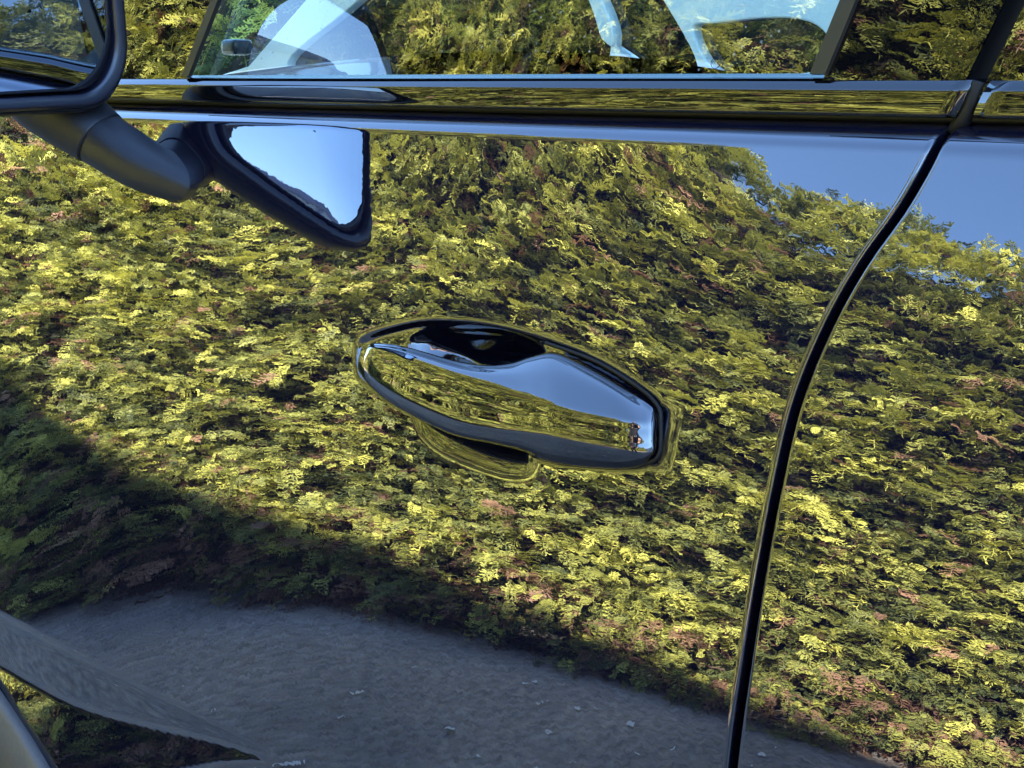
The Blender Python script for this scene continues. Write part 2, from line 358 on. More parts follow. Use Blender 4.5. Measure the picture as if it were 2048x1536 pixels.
# ---- side glass and pillars
GT = math.tan(R(10))
def gy(x, z, inset=.011): return float(belt_y(x)) + inset + (z - 1.05) * GT
def gat(px, py, inset=.011):
    d = ray(px, py); y = 0.05
    for _ in range(30):
        P = CAM + d * ((y - CAM[1]) / d[1]); y = gy(P[0], P[2], inset)
    return P
def pane(name, base_x0, base_x1, lean0, lean1, mat, inset, z0=1.040, z1=1.42, nx=30, nz=8, thick=0.0):
    """a side pane between two leaning edges"""
    P = []
    for z in np.linspace(z0, z1, nz):
        a = base_x0 + lean0 * (z - 1.05); b = base_x1 + lean1 * (z - 1.05)
        P.append([(x, gy(x, z, inset), z) for x in np.linspace(a, b, nx)])
    o = grid_obj(name, P, mat)
    if thick:
        md = o.modifiers.new('solid', 'SOLIDIFY'); md.thickness = thick; md.offset = 0; es = o.modifiers.new('hard_rim', 'EDGE_SPLIT'); es.split_angle = R(40)
    return cpart(o)
def lean_of(p0, p1):
    a = gat(*p0); b = gat(*p1); return a[0] - (b[0] - a[0]) / (b[2] - a[2]) * (a[2] - 1.05), (b[0] - a[0]) / (b[2] - a[2])
xa, la = lean_of((398, 150), (455, 5)); xb, lb = lean_of((1652, 150), (1712, 5)); xg, lg = lean_of((1966, 155), (2040, 5))
def pw(x, w): return x - w / 2, x + w / 2
pane('sail_panel', -1.40, xa - .012, .9, la, M_TRIM, .008, thick=.002)
pane('window_glass', xa - .006, xb + .004, la, lb, M_GLASS, .0115)['label'] = 'clear side window speckled with dried water drops'
pane('pillar_cover', xb + .003, xg - .006, lb, lg, M_TRIM, .006, thick=.002)
pane('pillar_cover', xg + .006, xg + .12, lg, lg, M_TRIM, .006, thick=.002)
pane('rear_side_glass', xg + .125, .75, lg, -.6, M_GLASS_DARK, .010)
M_SEAL = plain('weathered_seal', (0.030, 0.028, 0.024), rough=0.35)
for x, l_, w in ((xa - .008, la, .012), (xb, lb, .010)):
    pane('window_seal', x - w / 2, x + w / 2, l_, l_, M_SEAL, .0035, z0=1.0525, nx=4, thick=.004)
pane('door_gap', xg - .03, xg + .05, lg, lg, M_RUBBER, .020, nx=4)
strip('glass_wiper_seal', xa - .01, xb + .01, M_SATIN, [(.004, 1.0500), (.009, 1.0530), (.0125, 1.0512), (.0125, 1.049)])

# ---- etched approval mark on the side window
M_ETCH = plain('dark_etched_print', (0.012, 0.02, 0.02), rough=0.8)
pane_o = bpy.data.objects['window_glass']
def etched(name, txt, px, py, size):
    cu = bpy.data.curves.new(name, 'FONT'); cu.body = txt; cu.size = size; cu.align_x = 'CENTER'; cu.align_y = 'CENTER'; cu.extrude = .00005
    o = bpy.data.objects.new(name, cu); COL.objects.link(o); bpy.context.view_layer.update()
    me = bpy.data.meshes.new_from_object(o.evaluated_get(bpy.context.evaluated_depsgraph_get())); me.name = name; bpy.data.objects.remove(o); me.materials.clear(); me.materials.append(M_ETCH)
    o = bpy.data.objects.new(name, me); COL.objects.link(o); p = gat(px, py); o.location = p + np.array([0, -.0009, 0]); o.rotation_euler = (R(80), 0, 0)
    o.parent = pane_o; o.matrix_parent_inverse = Matrix.Translation((0, 0, 0)); return o
def etched_ring(px, py, r, a0=0, a1=360):
    p = gat(px, py) + np.array([0, -.0009, 0]); pts = [p + r * np.array([math.cos(R(a)), math.sin(R(a)) * math.sin(R(10)), math.sin(R(a)) * math.cos(R(10))]) for a in np.linspace(a0, a1, 40)]
    o = tube('etched_ring', pts, .00022, M_ETCH, pane_o, seg=5, n=60); return o
etched_ring(1433, 126, .0034); etched('etched_letters', 'CCC', 1433, 126, .0026)
etched_ring(1509, 101, .0034, 180, 360); etched('etched_letters', 'E', 1508, 101, .0036)
etched('etched_letters', '000903', 1474, 125, .0026); etched('etched_letters', 'ORX', 1504, 123, .0030); etched('etched_letters', 'TE  NS', 1540, 123, .0026)

# ---- roof, windscreen, bonnet, far side (seldom seen; they give the car its shape and keep the light out)
W = 1.86
def sheet(name, ctrl, mat):
    return cpart(grid_obj(name, ctrl, mat))
ys = np.linspace(.15, W - .15, 14)
sheet('roof', [[(x, y, 1.42 + .07 * math.sin(math.pi * (y - .15) / (W - .3)) + dz) for y in ys] for x, dz in ((-.55, 0), (-.3, .03), (.1, .05), (.6, .03), (1.0, -.03))], M_PAINT)
sheet('headliner', [[(x, y, 1.40 + .06 * math.sin(math.pi * (y - .15) / (W - .3)) + dz) for y in ys] for x, dz in ((-.55, 0), (-.3, .03), (.1, .05), (.6, .03), (1.0, -.03))], M_HEADLINER)
sheet('windscreen', [[(x, y0 + (W - 2 * y0) * k, z + .06 * math.sin(math.pi * k)) for k in np.linspace(0, 1, 12)] for x, y0, z in ((-1.45, .10, 1.03), (-1.0, .13, 1.24), (-.55, .16, 1.42))], M_GLASS)
sheet('rear_screen', [[(x, y0 + (W - 2 * y0) * k, z + .06 * math.sin(math.pi * k)) for k in np.linspace(0, 1, 12)] for x, y0, z in ((1.0, .16, 1.39), (1.4, .13, 1.22), (1.75, .12, 1.04))], M_GLASS_DARK)
sheet('bonnet', [[(x, .10 + (W - .2) * k, z + .07 * math.sin(math.pi * k)) for k in np.linspace(0, 1, 14)] for x, z in ((-2.62, .82), (-2.3, .92), (-1.9, .98), (-1.5, 1.02))], M_PAINT)
sheet('tailgate', [[(x, .14 + (W - .28) * k, z) for k in np.linspace(0, 1, 8)] for x, z in ((1.75, 1.04), (1.92, .95), (1.95, .3))], M_PAINT)
xs = np.linspace(-2.62, 1.9, 60)
sheet('far_side_panel', [[(x, W - float(SY(x, z)), z) for x in xs] for z in np.linspace(.3, 1.02, 16)], M_PAINT)
for y in (.12, W - .12):
    tube('windscreen_pillar', [(-1.48, y, 1.02), (-1.0, y + (.03 if y < 1 else -.03), 1.24), (-.52, y + (.06 if y < 1 else -.06), 1.42)], .026, M_PAINT); 
    tube('roof_rail', [(-.55, y + (.06 if y < 1 else -.06), 1.42), (.2, y + (.05 if y < 1 else -.05), 1.47), (1.0, y + (.06 if y < 1 else -.06), 1.40), (1.75, y, 1.03)], .022, M_PAINT)
for o in list(COL.objects):
    if o.name.startswith(('windscreen_pillar', 'roof_rail')): cpart(o)
cpart(box('underbody', (-2.5, .12, .22), (1.85, W - .12, .40), M_DARK))
cpart(box('front_bumper', (-2.80, .2, .26), (-2.58, W - .2, .80), M_PAINT, bevel=.05, seg=4))
cpart(box('door_inner_panel', (-1.55, .105, .42), (-.35, .16, 1.0), M_INNER, bevel=.01))
cpart(box('dashboard', (-1.62, .14, .62), (-1.18, W - .14, .97), M_INNER, bevel=.05, seg=4))
for yy in (.50, 1.36):
    s = cpart(empty('front_seat', (-.25, yy, .3)))
    box('seat_cushion', (-.40 - .25 + .25, -.25, 0), (.12, .25, .22), M_INNER, s, bevel=.06, seg=3)
    box('backrest', (.06, -.24, .1), (.22, .24, .80), M_INNER, s, bevel=.06, seg=3, rot=(R(12), 'Y'))
    box('headrest', (.16, -.13, .84), (.26, .13, 1.02), M_INNER, s, bevel=.04, seg=3)
sw = cpart(empty('steering_wheel', (-.95, .50, .86)))
th = np.linspace(0, 2 * math.pi, 40, endpoint=False); ct, st = math.cos(R(25)), math.sin(R(25)); rings = []
for a in th:
    c = np.array([st * .18 * math.sin(a) * -1 * -1, .18 * math.cos(a), ct * .18 * math.sin(a)]); rd = c / .18
    ax = np.array([ct, 0, -st]); rings.append([c + .015 * (math.cos(q) * rd + math.sin(q) * ax) for q in np.linspace(0, 2 * math.pi, 10, endpoint=False)])
rings.append(rings[0]); grid_obj('rim', rings, M_INNER, sw, closed=True)
box('hub', (-.03, -.06, -.05), (.03, .06, .05), M_INNER, sw, bevel=.02); box('spoke', (-.01, -.17, -.015), (.01, .17, .015), M_INNER, sw, bevel=.005)
def wheel(x, y):
    wv = cpart(empty('wheel', (x, y, .33)))
    def lathe(name, pr, mat):
        rr = [[(r_ * math.cos(a), dy, r_ * math.sin(a)) for dy, r_ in pr] for a in np.linspace(0, 2 * math.pi, 48)]
        return grid_obj(name, rr, mat, wv)
    lathe('tyre', [(-.11, .22), (-.115, .26), (-.105, .31), (-.07, .33), (.07, .33), (.105, .31), (.11, .22)], M_TYRE)
    lathe('rim', [(-.09, .225), (-.095, .215), (-.06, .205), (-.03, .10), (-.05, .04), (-.05, .001)], M_ALLOY)
for x in (-2.02, 1.05):
    for y in (.16, W - .16): wheel(x, y)

# ---- door handle
hd = cpart(empty('door_handle', tuple(at(1020, 800))))
hd['label'] = 'gloss black pull handle across a hollow cup'
def hpart(o): o.parent = hd; o.matrix_parent_inverse = (Matrix.Translation(tuple(at(1020, 800)))).inverted(); return o
#        top back           ridge              lower edge         under back
ST = [((722, 700, .000), (721, 704, .002), (716, 728, .002), (719, 742, -.002)),
      ((741, 690, .003), (742, 700, .009), (733, 748, .010), (738, 764, -.002)),
      ((775, 690, .006), (778, 706, .015), (765, 776, .016), (772, 792, .000)),
      ((822, 700, .009), (824, 717, .020), (812, 803, .021), (818, 820, .004)),
      ((906, 724, .012), (908, 744, .024), (906, 843, .025), (905, 862, .008)),
      ((969, 734, .013), (978, 764, .025), (985, 860, .026), (985, 880, .008)),
      ((1022, 728, .008), (1040, 781, .025), (1050, 868, .026), (1050, 896, .006)),
      ((1062, 714, .003), (1080, 792, .025), (1085, 874, .025), (1086, 910, .000)),
      ((1106, 706, .000), (1120, 803, .024), (1120, 881, .024), (1120, 918, -.003)),
      ((1150, 722, .000), (1187, 821, .0195), (1187, 894, .0185), (1187, 927, -.003)),
      ((1215, 757, .000), (1250, 832, .0135), (1250, 904, .0125), (1250, 931, -.003)),
      ((1275, 794, .000), (1288, 837, .0070), (1286, 908, .0062), (1288, 927, -.003)),
      ((1305, 816, .000), (1309, 840, .0015), (1307, 905, .0010), (1303, 918, -.003)),
      ((1312, 824, -.006), (1315, 846, -.002), (1313, 897, -.002), (1310, 908, -.006))]
secs = []
for T, Rg, L, B in ST:
    T, Rg, L, B = (at(*q) for q in (T, Rg, L, B))
    k = np.linalg.norm(Rg - L)
    outn = np.array([0, -1, .16]); mid1 = (Rg * .66 + L * .34) + outn * k * .05; mid2 = (Rg * .33 + L * .67) + outn * k * .05
    sh = (T * .5 + Rg * .5) + np.array([0, -.02, .10]) * np.linalg.norm(T - Rg)
    back = (T + B) / 2 + np.array([0, .004, 0])
    lo = (L * .5 + B * .5) + np.array([0, -.10, -.14]) * np.linalg.norm(L - B)
    secs.append([T, sh, Rg, mid1, mid2, L, lo, B, back])
secs = np.array(secs)
prof = np.array([catmull(s, 56, closed=True) for s in secs])
loft = np.stack([catmull(prof[:, j], 90) for j in range(prof.shape[1])], 1)
hpart(grid_obj('grip', loft, M_HANDLE, closed=True, caps=True, flip=False))
# dark gasket ring that fills the groove round the handle block at its rear end
gk = [at(px, py, -.0015) for px, py in [(1092, 686), (1190, 722), (1275, 773), (1316, 812), (1322, 850), (1320, 903), (1303, 923), (1258, 932), (1150, 927), (1090, 915)]]
hpart(tube('gasket', gk, .0014, M_RUBBER, None, seg=8, n=90))
hpart(tube('lock_pin', [at(938, 868, -.02), at(938, 868, -.016)], .003, M_SATIN, None, seg=12))

# ---- door mirror
IN_L = np.array([-1.142, .026, 1.049]); OUT_L = np.array([-1.094, -.182, 1.031])
U = OUT_L - IN_L; GW = np.linalg.norm(U); U /= GW
N = np.cross(np.array([0, 0, 1.0]), U); N = N if N[0] > 0 else -N; N = N + np.array([0, 0, -.060]); N /= np.linalg.norm(N); V = np.cross(U, N); V = V if V[2] > 0 else -V
GH = .125
mir = cpart(empty('door_mirror', tuple(IN_L)))
mir['label'] = 'black door mirror on a stalk above the front of the door'
def mpart(o): o.parent = mir; o.matrix_parent_inverse = Matrix.Translation(tuple(IN_L)).inverted(); return o
def rr_loop(cu, cv, w, h, r, n=14, skew=0.0):
    pts = []
    for (sx_, sy_, a0) in ((1, 1, 0), (-1, 1, 90), (-1, -1, 180), (1, -1, 270)):
        for a in np.linspace(a0, a0 + 90, n):
            pts.append((cu + sx_ * (w / 2 - r) + r * math.cos(R(a)), cv + sy_ * (h / 2 - r) + r * math.sin(R(a))))
    return pts
def loop3(w, h, r, dn, skew=0.0, du=0.0, dv=0.0):
    out = []
    for a, b in rr_loop(GW / 2 + du, GH / 2 + dv, w, h, r):
        taper = 1.0 - .16 * ((a - GW / 2) / GW) * 1.0            # glass is lower at its outer end
        bb = GH / 2 + (b - GH / 2) * taper
        a = a - max(b, 0) * .85 * min(max(a / GW, 0), 1.1) ** 1.5           # outer edge leans in towards the top
        out.append(IN_L + U * a + V * bb + N * dn)
    return out
gl = loop3(GW, GH, .056, -.004)
cpt = np.mean(gl, axis=0)
rings = [[cpt + (p - cpt) * s + N * (.0015 * (1 - s * s)) for p in gl] for s in (.02, .25, .5, .75, .985, 1.0)]
mpart(grid_obj('mirror_glass', rings, M_SILVER, closed=True, caps=False))
mpart(grid_obj('glass_edge', [gl, loop3(GW + .004, GH + .004, .046, -.0015), loop3(GW + .006, GH + .006, .046, -.004), loop3(GW + .006, GH + .006, .046, -.012)], M_SATIN, closed=True))
mpart(grid_obj('inner_frame', [loop3(GW + .005, GH + .005, .046, -.014), loop3(GW + .009, GH + .009, .046, -.012), loop3(GW + .011, GH + .011, .047, -.002), loop3(GW + .0125, GH + .0125, .047, .0005), loop3(GW + .015, GH + .015, .048, .001), loop3(GW + .024, GH + .024, .050, .0045), loop3(GW + .030, GH + .030, .052, .0035), loop3(GW + .033, GH + .033, .053, 0)], M_FRAME, closed=True))
hs = [loop3(GW + .0335, GH + .0335, .053, -.001)]
for dn, e, r_ in ((0.0, .0345, .053), (-.004, .039, .054), (-.012, .043, .055), (-.03, .046, .056), (-.06, .038, .056), (-.09, .012, .055), (-.115, -.03, .05), (-.128, -.08, .02)):
    hs.append(loop3(GW + e, GH + e, r_, dn))
hs.append([np.mean(hs[-1], axis=0) - N * .003 + (p - np.mean(hs[-1], axis=0)) * .02 for p in hs[-1]])
mpart(grid_obj('housing', hs, M_PLASTIC, closed=True))
# stalk in two pieces with a seam
def oval_loft(name, stations, mat):
    rings = []
    S = np.array([np.concatenate([c, [a, b]]) for c, a, b in stations]); S = catmull(S, 28)
    for i, s in enumerate(S):
        c = s[:3]; t = S[min(i + 1, len(S) - 1)][:3] - S[max(i - 1, 0)][:3]; t /= np.linalg.norm(t)
        a_ = np.cross(t, [0, 1, 0]); a_ /= np.linalg.norm(a_); b_ = np.cross(a_, t)
        rings.append([c + a_ * s[3] * math.copysign(abs(math.cos(q)) ** .8, math.cos(q)) + b_ * s[4] * math.copysign(abs(math.sin(q)) ** .8, math.sin(q)) for q in np.linspace(0, 2 * math.pi, 36, endpoint=False)])
    return mpart(grid_obj(name, rings, mat, closed=True, caps=True))
s0, s1, s2, s3, s4 = (np.array(q) for q in ((-1.215, -.022, 1.058), (-1.195, -.006, 1.030), (-1.155, .016, .998), (-1.112, .034, .975), (-1.075, .056, .960)))
oval_loft('stalk', [(s0, .033, .038), (s1, .030, .034), (s2, .0235, .027)], M_PLASTIC)
oval_loft('stalk_foot', [(s2 + (s3 - s2) * .03, .0228, .0262), (s3, .0205, .026), (s4, .017, .026), (s4 + (s4 - s3) * .8, .012, .022)], M_PLASTIC)

# ------------------------------------------------------------------ ground
def ground():
    P = [(-400, -400, 0), (400, -400, 0), (400, 400, 0), (-400, 400, 0)]
    o = mesh_obj('ground', P, [(0, 1, 2, 3)], M_GROUND, smooth=False); o['kind'] = 'structure'; return o
ground()

# ------------------------------------------------------------------ hedge opposite the car
H0, HK = 2.08, 0.2
HDIR = np.array([1, -HK, 0.0]); HDIR /= np.linalg.norm(HDIR); HN = np.array([HK, 1, 0.0]); HN /= np.linalg.norm(HN)   # HN points to the car
def hedge_base(x): return np.array([x, -(H0 + HK * x), 0.0])
def hedge_top(x): return 2.60 + .45 * (1 - float(sstep(-2.45, -1.85, x))) + .45 * (1 - float(sstep(-4.2, -2.2, x))) - .70 * float(sstep(-.95, -.2, x)) + .05 * math.sin(x * 5.1) + .04 * math.sin(x * 11.3 + 1)
def spray_mesh(name, seed, droop, n_side=15, length=.15):
    """one flat conifer spray: an axis with alternating branchlets, each with scaly side shoots"""
    r = random.Random(seed); V_, F_, T_ = [], [], []
    def blade(p, q, w, tip0, tip1, nrm):
        d = (q - p).normalized(); s = d.cross(nrm).normalized() * w; i = len(V_)
        m_ = p.lerp(q, .55)
        for v, t in ((p - s * .5, tip0), (m_ - s, (tip0 + tip1) / 2), (q, tip1), (m_ + s, (tip0 + tip1) / 2), (p + s * .5, tip0)):
            V_.append(v); T_.append(t)
        F_.extend([(i, i + 1, i + 3, i + 4), (i + 1, i + 2, i + 3)])
    up = Vector((0, 0, 1))
    def pos(t): return Vector((0, length * t, -droop * length * t * t))
    for k in range(6): blade(pos(k / 6), pos((k + 1.15) / 6), .0016, 0, .4 * k / 6, up)
    for k in range(n_side):
        t = .06 + .9 * k / n_side; side = 1 if k % 2 else -1; p = pos(t)
        L = length * .40 * (1 - t) ** .7 * (.55 + .45 * min(1, t * 4)) * r.uniform(.8, 1.15) + .008
        a = R(r.uniform(36, 52)); d = Vector((side * math.sin(a), math.cos(a), r.uniform(-.18, .18))).normalized(); nn = up + Vector((r.uniform(-.3, .3), r.uniform(-.3, .3), 0)); nn.normalize()
        q = p + d * L; q.z -= droop * .4 * L; blade(p, q, .0019, t * .4, .9, nn)
        m = max(3, int(L / .0064))
        for j in range(m):
            u = .18 + .78 * j / m; pp = p.lerp(q, u); s2_ = 1 if j % 2 else -1
            l2 = max(.006, L * .42 * (1 - u) ** .6 * r.uniform(.75, 1.2)); dd = (d + nn.cross(d) * s2_ * r.uniform(.65, .95)).normalized() + Vector((0, 0, r.uniform(-.2, .15)))
            blade(pp, pp + dd.normalized() * l2, .0027, .3 + .3 * u, 1.0, nn)
    me = bpy.data.meshes.new(name); me.from_pydata([tuple(v) for v in V_], [], F_); me.update()
    at_ = me.attributes.new('tip', 'FLOAT', 'POINT'); at_.data.foreach_set('value', T_)
    me.materials.append(M_LEAF)
    return bpy.data.objects.new(name, me)
SPRAYS = bpy.data.collections.new('spray_library')
for i in range(6): SPRAYS.objects.link(spray_mesh('spray', 40 + i, .10 + .13 * i, 10 + i % 3 * 2, .066 + .009 * i))

from mathutils import noise as mnoise
def lump(x, z): return mnoise.noise(Vector((x * 2.1, z * 2.6, 3.7))) * .45 + mnoise.noise(Vector((x * 4.6, z * 6.4, 9.1))) * .65 + mnoise.noise(Vector((x * 10.5, z * 14.0, 2.2))) * .35
def hedge_points(x0, x1, per_m2, scale):
    """branch tips over the lumpy front, each a fan of sprays of one tone, and sprays further in tinted dark for the shaded gaps"""
    pts, rots, scl, tint, dead = [], [], [], [], []
    def put(p, d, roll, s_, t, dd):
        q = Vector(d).to_track_quat('Y', 'Z').to_matrix() @ Matrix.Rotation(roll, 3, 'Y')
        pts.append(p); rots.append(tuple(q.to_euler())); scl.append(scale * s_); tint.append(min(max(t, 0), .95)); dead.append(dd)
    def direction(yaw, el):
        d = HN * math.cos(yaw) + HDIR * math.sin(yaw); return np.array([d[0], d[1], 0]) * math.cos(el) + np.array([0, 0, math.sin(el)])
    area = (x1 - x0) * 2.8
    for _ in range(int(area * per_m2 * .30)):                          # inner fill, tint lowered to deepen the shaded gaps
        x = random.uniform(x0, x1); top = hedge_top(x); z = random.uniform(.0, top + .01); depth = random.uniform(.12, .26)
        over = max(0, z - top + .15)
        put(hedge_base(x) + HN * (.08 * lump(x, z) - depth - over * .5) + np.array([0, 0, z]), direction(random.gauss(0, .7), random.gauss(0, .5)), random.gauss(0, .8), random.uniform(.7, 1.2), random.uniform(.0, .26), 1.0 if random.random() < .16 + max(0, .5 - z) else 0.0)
    for _ in range(int(area * per_m2 * .68 / 3)):                      # branch tips
        x = random.uniform(x0, x1); top = hedge_top(x); z = random.uniform(.02, top + .03); lp = lump(x, z)
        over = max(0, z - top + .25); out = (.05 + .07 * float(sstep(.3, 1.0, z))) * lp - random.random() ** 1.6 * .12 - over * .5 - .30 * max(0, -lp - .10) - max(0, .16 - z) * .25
        c = hedge_base(x) + HN * out + np.array([0, 0, z])
        yaw = random.gauss(.2, .65); el = random.gauss(-.05, .42) + (.6 if over > .15 else 0)
        axis = direction(yaw, el); side = np.cross(axis, [0, 0, 1.0]); side /= np.linalg.norm(side); upv = np.cross(side, axis)
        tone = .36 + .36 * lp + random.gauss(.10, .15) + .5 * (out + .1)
        dm = mnoise.noise(Vector((x * 1.6 + 5, z * 2.2, 1.3))); isd = z < top - .3 and random.random() < .018 + .10 * max(0, dm - .2) + max(0, .45 - z) * (.95 + dm)
        roll0 = random.gauss(0, .5)
        for k in range(3):
            f_ = (k - 1) / 1.0 + random.gauss(0, .12); back = abs(f_) * .022
            a2 = axis + side * f_ * .45 + upv * random.gauss(0, .20); a2 /= np.linalg.norm(a2)
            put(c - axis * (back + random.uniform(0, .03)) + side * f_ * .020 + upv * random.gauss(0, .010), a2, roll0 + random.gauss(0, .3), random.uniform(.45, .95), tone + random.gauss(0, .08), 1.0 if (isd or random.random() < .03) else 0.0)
    return pts, rots, scl, tint, dead
def gn_foliage():
    g = bpy.data.node_groups.new('foliage_spread', 'GeometryNodeTree')
    g.interface.new_socket('Geometry', in_out='INPUT', socket_type='NodeSocketGeometry'); g.interface.new_socket('Geometry', in_out='OUTPUT', socket_type='NodeSocketGeometry')
    n, l = g.nodes, g.links
    gi, go = n.new('NodeGroupInput'), n.new('NodeGroupOutput')
    mp = n.new('GeometryNodeMeshToPoints'); l.new(gi.outputs[0], mp.inputs['Mesh'])
    ci = n.new('GeometryNodeCollectionInfo'); ci.inputs['Collection'].default_value = SPRAYS; ci.inputs['Separate Children'].default_value = True; ci.inputs['Reset Children'].default_value = True
    ip = n.new('GeometryNodeInstanceOnPoints'); ip.inputs['Pick Instance'].default_value = True
    def named(nm, ty):
        a = n.new('GeometryNodeInputNamedAttribute'); a.data_type = ty; a.inputs['Name'].default_value = nm; return a.outputs['Attribute']
    e2r = n.new('FunctionNodeEulerToRotation'); l.new(named('rot', 'FLOAT_VECTOR'), e2r.inputs[0])
    l.new(mp.outputs[0], ip.inputs['Points']); l.new(ci.outputs[0], ip.inputs['Instance']); l.new(e2r.outputs[0], ip.inputs['Rotation']); l.new(named('scl', 'FLOAT'), ip.inputs['Scale']); l.new(named('pick', 'INT'), ip.inputs['Instance Index'])
    l.new(ip.outputs[0], go.inputs[0]); return g
GN = gn_foliage()
def foliage_obj(name, data, parent):
    pts, rots, scl, tint, dead = data
    me = bpy.data.meshes.new(name); me.from_pydata([tuple(p) for p in pts], [], [])
    for nm, ty, arr in (('scl', 'FLOAT', scl), ('tint', 'FLOAT', tint), ('dead', 'FLOAT', dead)):
        a = me.attributes.new(nm, ty, 'POINT'); a.data.foreach_set('value', arr)
    a = me.attributes.new('pick', 'INT', 'POINT'); a.data.foreach_set('value', [random.randrange(6) for _ in pts])
    a = me.attributes.new('rot', 'FLOAT_VECTOR', 'POINT'); a.data.foreach_set('vector', np.array(rots).reshape(-1))
    o = bpy.data.objects.new(name, me); COL.objects.link(o); o.parent = parent; o['kind'] = 'stuff'
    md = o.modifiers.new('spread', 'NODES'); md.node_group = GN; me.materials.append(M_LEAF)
    return o
hedge = tag(empty('conifer_hedge', (0, 0, 0)), 'tall sunlit yellow green conifer hedge facing the black car', 'hedge')
pt = [hedge_points(-5.2, -.8, 3700, 1.0), hedge_points(-.8, 9.0, 420, 2.3), hedge_points(-11, -5.2, 240, 3.2)]
foliage_obj('foliage', tuple(sum((list(p[i]) for p in pt), []) for i in range(5)), hedge)
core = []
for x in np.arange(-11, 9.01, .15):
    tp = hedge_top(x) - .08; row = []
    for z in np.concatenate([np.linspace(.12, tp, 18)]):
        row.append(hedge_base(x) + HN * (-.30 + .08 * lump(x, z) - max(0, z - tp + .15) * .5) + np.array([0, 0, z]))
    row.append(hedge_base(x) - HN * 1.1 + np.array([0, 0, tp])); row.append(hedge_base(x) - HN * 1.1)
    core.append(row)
grid_obj('light_block_core', core, M_CORE, hedge)  # opaque dark sheet added inside the hedge to block light
for x in np.arange(-8.0, 3, .62):
    x += random.uniform(-.12, .12); b = hedge_base(x) - HN * random.uniform(.22, .34)
    tube('stem', [b, b + [random.uniform(-.05, .05), 0, .4], b + [random.uniform(-.1, .1), -.1, 1.0]], [.05, .042, .03], M_BARK, hedge, seg=8)
    for k in range(3):
        z = random.uniform(.1, .5); s = random.choice((-1, 1)); q = b + [0, 0, z]
        tube('twig', [q, q + HN * .12 + HDIR * s * .1 + [0, 0, .02], q + HN * .26 + HDIR * s * .26 + [0, 0, random.uniform(-.05, .08)]], [.012, .008, .003], M_BARK, hedge, seg=5, n=6)

# hedge backdrop added far beyond the white car, darkens the view through the windows
def far_hedge():
    global H0, HK, HDIR, HN
    keep = (H0, HK, HDIR, HN)
    H0, HK = -15.0, 0.0; HDIR = np.array([1.0, 0, 0]); HN = np.array([0, -1.0, 0])
    h2 = tag(empty('conifer_hedge', (-20, 15, 0)), 'dull green hedge added beyond the white car to darken the window view', 'hedge')
    d = hedge_points(-40, -3.5, 16, 10.0); f2 = foliage_obj('foliage', d, h2); f2.matrix_parent_inverse = Matrix.Translation((20, -15, 0))
    c2 = [[(x, 15.4 + .1 * math.sin(x * 3), z) for z in np.linspace(0, 3.1 + .1 * math.sin(x * 2), 6)] for x in np.arange(-40, -3.4, .5)]
    o = grid_obj('light_block_core', c2, M_CORE, h2); o.matrix_parent_inverse = Matrix.Translation((20, -15, 0))
    H0, HK, HDIR, HN = keep
far_hedge()

# ------------------------------------------------------------------ building added for its shadow: the eave shades car, road and hedge foot
BY, BH = 6.0, .09 + .72 * (6.0 + 1.87)
M_BRICK = plain('grey_render_wall', (0.30, 0.33, 0.38), rough=0.9, grain=0.4, scale=6)
M_EAVE = plain('grey_eave_board', (0.25, 0.25, 0.26), rough=0.6)
bld = tag(empty('shade_building', (-3, BY + 2, 0)), 'pale grey building added behind the cars to cast the shade', 'building')
def bpart(o): o.parent = bld; o.matrix_parent_inverse = Matrix.Translation((3, -BY - 2, 0)); return o
bpart(box('wall', (-3.6, BY + .15, 0), (8.0, BY + 5, BH - .3), M_BRICK))
bpart(box('roof', (-3.8, BY, BH - .3), (8.2, BY + 5.2, BH), M_EAVE, bevel=.01))
for nm in ('wall', 'roof'):                # roof line tilted so its cast shadow climbs towards the front
    for v in bpy.data.objects[nm if nm == 'wall' else bld.children[-1].name].data.vertices:
        if v.co.z > 1: v.co.z += .12 * (1.05 - v.co.x)

# ------------------------------------------------------------------ white car seen through the windows
WY = 3.2
def wat(px, py):
    d = ray(px, py); t = (WY - CAM[1]) / d[1]; P = CAM + d * t; return (P[0], P[2])
wcar = tag(empty('white_car', (-4.2, WY + .85, 0)), 'white parked car seen through the windows of the black car', 'car')
def wpart(o): o.parent = wcar; o.matrix_parent_inverse = Matrix.Translation((4.2, -WY - .85, 0)); return o
outline = [(-1.55, .28), (-1.50, .80), (-1.60, 1.10), (-1.95, 1.32), (-2.4, 1.48), (-3.1, 1.60), (-4.1, 1.62), (-4.9, 1.47), (-5.5, 1.10), (-6.2, .98), (-6.65, .80), (-6.70, .30)]
holes = [[wat(*p) for p in L] for L in (
    [(1392, 56), (1450, 42), (1560, 32), (1632, 42), (1668, 76), (1655, 120), (1632, 148), (1450, 149)],
    [(1243, 150), (1232, 60), (1200, -20), (1150, -110), (1285, -110), (1328, -20), (1405, 149)],
    [(1222, 150), (1211, 70), (1180, -20), (1130, -110), (900, -110), (700, 20), (600, 150)])]
cu = bpy.data.curves.new('side_panel', 'CURVE'); cu.dimensions = '2D'; cu.fill_mode = 'BOTH'; cu.extrude = .02; cu.bevel_depth = .006; cu.bevel_resolution = 2
for k, L in enumerate([outline] + holes):
    sp = cu.splines.new('POLY'); L = list(L)
    if k: L = [tuple(p) for p in catmull(np.array(L), 60, closed=True)]
    sp.points.add(len(L) - 1); sp.use_cyclic_u = True
    for q, (a_, b_) in zip(sp.points, L): q.co = (a_, b_, 0, 1)
tmp = bpy.data.objects.new('tmp_curve', cu); tmp.rotation_euler = (math.pi / 2, 0, 0); tmp.location = (0, WY, 0); COL.objects.link(tmp)
bpy.context.view_layer.update()
